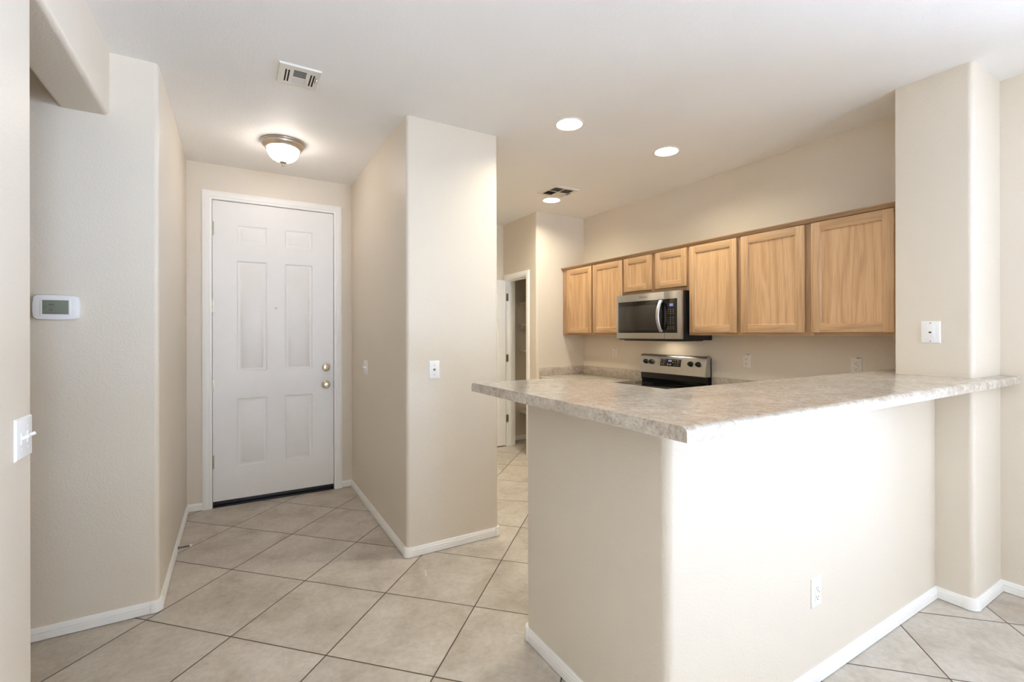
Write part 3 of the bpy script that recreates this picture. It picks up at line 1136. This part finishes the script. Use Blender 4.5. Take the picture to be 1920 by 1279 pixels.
# ------------------------------------------------------------------ wall plates; local: x right, -y out of the wall, z up, origin at plate centre
def plate(mb, w, h, t=0.006):
    r0, r1 = w / 2, h / 2
    def rc(i, y):
        return [(-r0 + i, y, -r1 + i), (r0 - i, y, -r1 + i), (r0 - i, y, r1 - i), (-r0 + i, y, r1 - i)]
    mb.rings([rc(0, 0), rc(0, -t * 0.35), rc(0.0015, -t * 0.7), rc(0.005, -t)])


def screw(parent, x, z, y=-0.006, mat=None):
    MB().lathe([(0, 0), (0.0032, 0), (0.0028, 0.0010), (0, 0.0014)], 12, Matrix.Translation((x, y, z)) @ FY).build('screw', mat or M_SCREW, parent)


def toggle(parent, x, up):
    MB().box(x - 0.0075, x + 0.0075, -0.0075, -0.005, -0.0165, 0.0165, 0.001).build('toggle_collar', M_PLATE, parent)
    k = MB()
    k.box(-0.005, 0.005, -0.019, 0.0, -0.0045, 0.0045, 0.0015)
    o = k.build('toggle', M_PLATE, parent)
    o.location = (x, -0.004, 0.0)
    o.rotation_euler = (math.radians(-24 if up else 24), 0, 0)


def switch(label, loc, rotz, gangs, ups):
    t = thing('light_switch', label, 'light switch', loc, rotz)
    mb = MB()
    plate(mb, 0.070 + 0.046 * (gangs - 1), 0.116)
    mb.build('plate', M_PLATE, t)
    for g in range(gangs):
        x = (g - (gangs - 1) / 2) * 0.046
        toggle(t, x, ups[g])
        for z in (0.030, -0.030):
            screw(t, x, z, mat=M_PLATE)
    return t


def outlet(label, loc, rotz, mat, gfci, w=0.070, sticker=True):
    t = thing('wall_outlet', label, 'outlet', loc, rotz, 'wall outlets')
    mb = MB()
    plate(mb, w, 0.116)
    mb.build('plate', mat, t)
    MB().box(-0.0165, 0.0165, -0.0082, -0.005, -0.0335, 0.0335, 0.001).build('receptacle', mat, t)
    mb = MB()
    for zc in (0.0165, -0.0195):
        mb.box(-0.0078, -0.0058, -0.0086, -0.0080, zc - 0.002, zc + 0.007)
        mb.box(0.0052, 0.0072, -0.0086, -0.0080, zc - 0.002, zc + 0.006)
        mb.lathe([(0, 0), (0.0027, 0), (0.0027, 0.0004), (0, 0.0004)], 12, Matrix.Translation((0, -0.0082, zc - 0.0075)) @ FY)
    mb.build('slots', M_SLOT, t)
    if gfci:
        MB().box(-0.013, 0.006, -0.0094, -0.0080, -0.0045, 0.0045, 0.0005).build('test_button', mat, t)
        MB().box(0.008, 0.0135, -0.0088, -0.0080, -0.0020, 0.0020, 0.0004).build('indicator', M_SLOT, t)
    for z in (0.0478, -0.0478):
        screw(t, 0, z, mat=mat)
    if sticker:
        MB().box(0.004, 0.026, -0.0064, -0.0058, 0.0485, 0.0525).build('printed_strip', M_LOGO, t)
    return t


FACE_Y, FACE_X, FACE_PX = 0.0, -PI / 2, PI / 2
switch('double white light switch plate on the near left wall edge', (XL, 1.852, 1.097), FACE_PX, 2, (1, 1))
switch('double white light switch on the entry wall right of the front door', (XE1, 3.885, 1.114), FACE_X, 2, (1, 1))
outlet('white outlet with push buttons low on the front of the bar half wall', (1.988, HY, 0.359), FACE_Y, M_PLATE, True, 0.072, False)
outlet('small off-white outlet left of the range, above the backsplash', (XK, 3.838, 1.170), FACE_X, M_ALMOND, False)
outlet('off-white outlet right of the range, below the single-door cabinet', (XK, 2.303, 1.162), FACE_X, M_ALMOND, False)
outlet('off-white outlet with test button at far right, cut off by the bar top', (XK, 1.528, 1.170), FACE_X, M_ALMOND, True)

t = thing('coax_plate', 'white cable jack plate on the wall block between entry and kitchen', 'wall plate', (1.087, YP, 1.158))
mb = MB()
plate(mb, 0.070, 0.116)
mb.build('plate', M_PLATE, t)
MB().lathe([(0, 0), (0.0078, 0), (0.0078, 0.004), (0.0048, 0.004), (0.0048, 0.012), (0.0028, 0.012), (0.002, 0.006), (0, 0.006)], 18,
           Matrix.Translation((0, -0.005, 0.002)) @ FY).build('coax_socket', M_SCREW, t)
for z in (0.030, -0.030):
    screw(t, 0, z)
t = thing('phone_plate', 'white phone jack plate on the wall stub above the bar', 'wall plate', (SX, 1.016, 1.392), FACE_X)
mb = MB()
plate(mb, 0.082, 0.116)
mb.build('plate', M_PLATE, t)
MB().box(-0.0175, 0.0175, -0.0072, -0.005, -0.034, 0.034, 0.001).build('insert', M_PLATE, t)
mb = MB()
mb.box(-0.011, 0.011, -0.0100, -0.007, -0.014, 0.010, 0.001)
jk = mb.build('jack', M_PLATE, t)
MB().box(-0.0055, 0.0055, -0.0106, -0.0095, -0.005, 0.003).build('jack_opening', M_SLOT, jk)
for z in (0.048, -0.048):
    screw(t, 0, z)

# thermostat
t = thing('thermostat', 'white thermostat with grey-green screen reading 64', 'thermostat', (-0.710, YT, 1.513))
W, Hh = 0.076, 0.055


def tpath(i, y):
    out = []
    c = [(-W + i, -Hh + i), (W - i, -Hh + i), (W - i, Hh - i), (-W + i, Hh - i)]
    n = 8
    for k in range(4):
        a, b2 = Vector(c[k]), Vector(c[(k + 1) % 4])
        d = (b2 - a)
        nn = Vector((d.y, -d.x)).normalized()
        bow = 0.0035 if k in (0, 2) else 0.006
        for j in range(n):
            u = 0.06 + 0.88 * j / (n - 1)
            p = a + d * u + nn * bow * (1 - (2 * u - 1) ** 2)
            out.append((p.x, y, p.y))
    return out


mb = MB()
mb.rings([tpath(0.003, 0), tpath(0.0, -0.004), tpath(0.0, -0.020), tpath(0.0035, -0.026), tpath(0.012, -0.028)])
bd = mb.build('housing', M_PLATE, t, smooth=40)
mb = MB()
mb.rings([[(-0.052, -0.0265, -0.037), (0.052, -0.0265, -0.037), (0.052, -0.0265, 0.037), (-0.052, -0.0265, 0.037)],
          [(-0.050, -0.0312, -0.036), (0.050, -0.0312, -0.036), (0.050, -0.0312, 0.036), (-0.050, -0.0312, 0.036)],
          [(-0.045, -0.0308, -0.0325), (0.045, -0.0308, -0.0325), (0.045, -0.0308, 0.0325), (-0.045, -0.0308, 0.0325)]])
mb.build('bezel', M_PLATE, t)
sc = MB().box(-0.0445, 0.0445, -0.0316, -0.0305, -0.032, 0.032).build('screen', M_LCD, t)
lettering('reading', '64', 0.0125, (-0.0135, -0.0318, 0.0115), M_INK, sc, 1.35)
lettering('set_point', '50', 0.0095, (-0.0155, -0.0318, -0.0125), M_INK, sc, 1.35)
mb = MB()
mb.box(-0.040, 0.020, -0.0319, -0.0315, -0.0262, -0.0254)
for z in (0.022, 0.004, -0.002):
    mb.box(-0.041, -0.031, -0.0319, -0.0315, z, z + 0.0008)
mb.build('segment_lines', M_INK, sc)

# ------------------------------------------------------------------ ceiling fixtures
t = thing('dome_light', 'flush dome ceiling light with nickel ring over the entry', 'ceiling light', (0.288, 3.690, CEIL))
mb = MB()
mb.lathe([(0.0, 0), (0.139, 0), (0.142, -0.004), (0.139, -0.011), (0.134, -0.013), (0.135, -0.021), (0.129, -0.032), (0.119, -0.041), (0.117, -0.049), (0.110, -0.052),
          (0.104, -0.050), (0.104, -0.022), (0, -0.022)], 56)
mb.build('ring', M_NICKEL, t, smooth=45)
mb = MB()
mb.lathe([(0.103, -0.030), (0.104, -0.048), (0.104, -0.056), (0.100, -0.074), (0.090, -0.097), (0.074, -0.115), (0.052, -0.128), (0.028, -0.135), (0.008, -0.137), (0, -0.137)], 56)
mb.build('glass_bowl', M_DOME, t, smooth=60)
mb = MB()
mb.lathe([(0, -0.134), (0.024, -0.135), (0.025, -0.140), (0.016, -0.146), (0.008, -0.149), (0.0075, -0.164), (0.005, -0.168), (0, -0.1685)], 24)
mb.build('finial', M_NICKEL, t, smooth=45)

for (cx, cy), lab in zip(CANS, ('recessed ceiling downlight nearest the entry block', 'recessed ceiling downlight nearest the wall cabinets, right of the others',
                                'recessed ceiling downlight at the back beside the square vent',
                                'recessed ceiling downlight out of sight behind the entry wall block')):
    t = thing('downlight', lab, 'ceiling light', (cx, cy, CEIL), 0, 'kitchen downlights')
    mb = MB()
    mb.lathe([(0.076, 0.012), (0.079, -0.002), (0.083, -0.006), (0.094, -0.004), (0.096, -0.0002), (0.0805, -0.0002)], 48)
    mb.build('trim_ring', M_CANW, t, smooth=45)
    mb = MB()
    mb.lathe([(0.0785, -0.001), (0.072, 0.014), (0.064, 0.034), (0.056, 0.052), (0.053, 0.066), (0.0, 0.066)], 48)
    mb.build('reflector', M_CANW, t, smooth=45)
    mb = MB()
    mb.lathe([(0.0, 0.026), (0.022, 0.0275), (0.042, 0.0325), (0.0545, 0.041), (0.0550, 0.053), (0, 0.053)], 40)
    mb.build('lamp', M_LENS, t, smooth=45)

# slotted supply register over the entry; x to the right, y away from the room
VX0, VX1, VY0, VY1 = 0.184, 0.385, 2.584, 2.790
t = thing('supply_register', 'small white slotted air register in the ceiling before the entry', 'vent', (VX0, VY0, CEIL))
VW, VD = VX1 - VX0, VY1 - VY0


def vent_plate(mb, w, d, holes, z0=-0.009, z1=-0.007):
    xs = sorted({0.004, w - 0.004} | {h[0] for h in holes} | {h[1] for h in holes})
    ys = sorted({0.004, d - 0.004} | {h[2] for h in holes} | {h[3] for h in holes})
    for a, c in zip(xs, xs[1:]):
        for e, f in zip(ys, ys[1:]):
            if any(a >= h[0] - 1e-6 and c <= h[1] + 1e-6 and e >= h[2] - 1e-6 and f <= h[3] + 1e-6 for h in holes):
                continue
            mb.quad([(a, e, z0), (a, f, z0), (c, f, z0), (c, e, z0)])
    r = lambda i, z: [(i, i, z), (w - i, i, z), (w - i, d - i, z), (i, d - i, z)]
    mb.rings([r(0, 0), r(0.0, -0.002), r(0.004, z0)], cap=False)


holes = []
for u in (0.165, 0.235, 0.755, 0.825):
    holes.append((VW * u, VW * (u + 0.036), VD * 0.24, VD * 0.84))
louv0 = (VW * 0.36, VW * 0.66, VD * 0.18, VD * 0.50)
louv1 = (VW * 0.36, VW * 0.66, VD * 0.55, VD * 0.86)
holes += [louv0, louv1, (VW * 0.885, VW * 0.897, VD * 0.33, VD * 0.62)]
mb = MB()
vent_plate(mb, VW, VD, holes)
mb.build('face_plate', M_VENT, t, smooth=0)
MB().box(0.012, VW - 0.012, 0.012, VD - 0.012, -0.0025, -0.0004).build('duct_shade', M_DUCT, t)  # dark sheet standing in for the shaded duct
mb = MB()
for lv, sgn in ((louv0, 1), (louv1, -1)):
    for k in range(5):
        yc = lv[2] + (k + 0.5) * (lv[3] - lv[2]) / 5
        q = 0.0050
        mb.quad([(lv[0], yc - q * sgn, -0.0088), (lv[1], yc - q * sgn, -0.0088), (lv[1], yc + q * sgn, -0.0032), (lv[0], yc + q * sgn, -0.0032)])
        mb.box(lv[0], lv[1], yc - q * sgn - 0.0010, yc - q * sgn + 0.0010, -0.0094, -0.0084)
mb.build('louvres', M_VENT, t, smooth=0)
mb = MB()
mb.box(VW * 0.90, VW * 0.935, VD * 0.38, VD * 0.44, -0.022, -0.0095, 0.002)
mb.build('lever', M_VENT, t)
for u in (0.07, 0.93):
    MB().lathe([(0, 0), (0.004, 0), (0.003, -0.0015), (0, -0.002)], 12, Matrix.Translation((VW * u, VD * 0.52, -0.009))).build('screw', M_VENT, t)

# square four-way register over the kitchen
QX0, QX1, QY0, QY1 = 2.504, 2.790, 3.488, 3.778
t = thing('square_register', 'square four-way ceiling vent over the kitchen beside the back downlight', 'vent', (QX0, QY0, CEIL))
QW, QD = QX1 - QX0, QY1 - QY0
holes = []
quads = [(0.13, 0.475, 0.13, 0.475, 'y', 1), (0.525, 0.87, 0.13, 0.475, 'y', 1), (0.525, 0.87, 0.525, 0.87, 'y', -1), (0.13, 0.475, 0.525, 0.87, 'x', 1)]
for a, c, e, f, ax, sg in quads:
    holes.append((QW * a, QW * c, QD * e, QD * f))
mb = MB()
vent_plate(mb, QW, QD, holes)
mb.build('face_plate', M_VENT, t, smooth=0)
MB().box(0.014, QW - 0.014, 0.014, QD - 0.014, -0.0025, -0.0004).build('duct_shade', M_DUCT, t)  # flat dark backing, shade of the duct painted on
for (a, c, e, f, ax, sg), h in zip(quads, holes):
    mb = MB()
    for k in range(8):
        q = (0.0042 if sg > 0 else 0.0060) * sg
        if ax == 'y':
            yc = h[2] + (k + 0.5) * (h[3] - h[2]) / 8
            mb.quad([(h[0], yc - q, -0.0088), (h[1], yc - q, -0.0088), (h[1], yc + q, -0.0032), (h[0], yc + q, -0.0032)])
        else:
            xc = h[0] + (k + 0.5) * (h[1] - h[0]) / 8
            mb.quad([(xc - q, h[2], -0.0088), (xc - q, h[3], -0.0088), (xc + q, h[3], -0.0032), (xc + q, h[2], -0.0032)])
    mb.build('louvres', M_VENT, t, smooth=0)
MB().box(QW * 0.91, QW * 0.93, QD * 0.40, QD * 0.62, -0.014, -0.0085, 0.001).build('lever', M_DUCT, t)

# ------------------------------------------------------------------ small things on the floor
t = thing('door_stop', 'rod door stop with white tip on the entry left baseboard', 'door stop', (XE0 + BT, 3.640, 0.032), FACE_PX)
FYs = FY
mb = MB()
mb.lathe([(0, 0), (0.010, 0), (0.010, 0.004), (0.006, 0.006), (0.0045, 0.010), (0.0045, 0.062), (0, 0.062)], 16, FY)
for k in range(14):
    mb.lathe([(0.0045, 0.011 + k * 0.0036), (0.0056, 0.0128 + k * 0.0036), (0.0045, 0.0146 + k * 0.0036)], 14, FY)
mb.build('rod', M_SPRING, t)
MB().lathe([(0, 0.062), (0.007, 0.062), (0.0075, 0.066), (0.0065, 0.076), (0, 0.077)], 16, FY).build('rubber_tip', M_PLATE, t)
mb = MB()
mb.prism([(-0.012, -0.034), (-0.006, -0.036), (0.013, 0.036), (0.011, 0.037)], 0.0005, 0.0022)
o = mb.build('paper_scrap', M_PAPER)
o.location = (0.943, 2.600, 0)
tag(o, 'thin white sliver of paper on the tiles before the wall block', 'paper scrap')
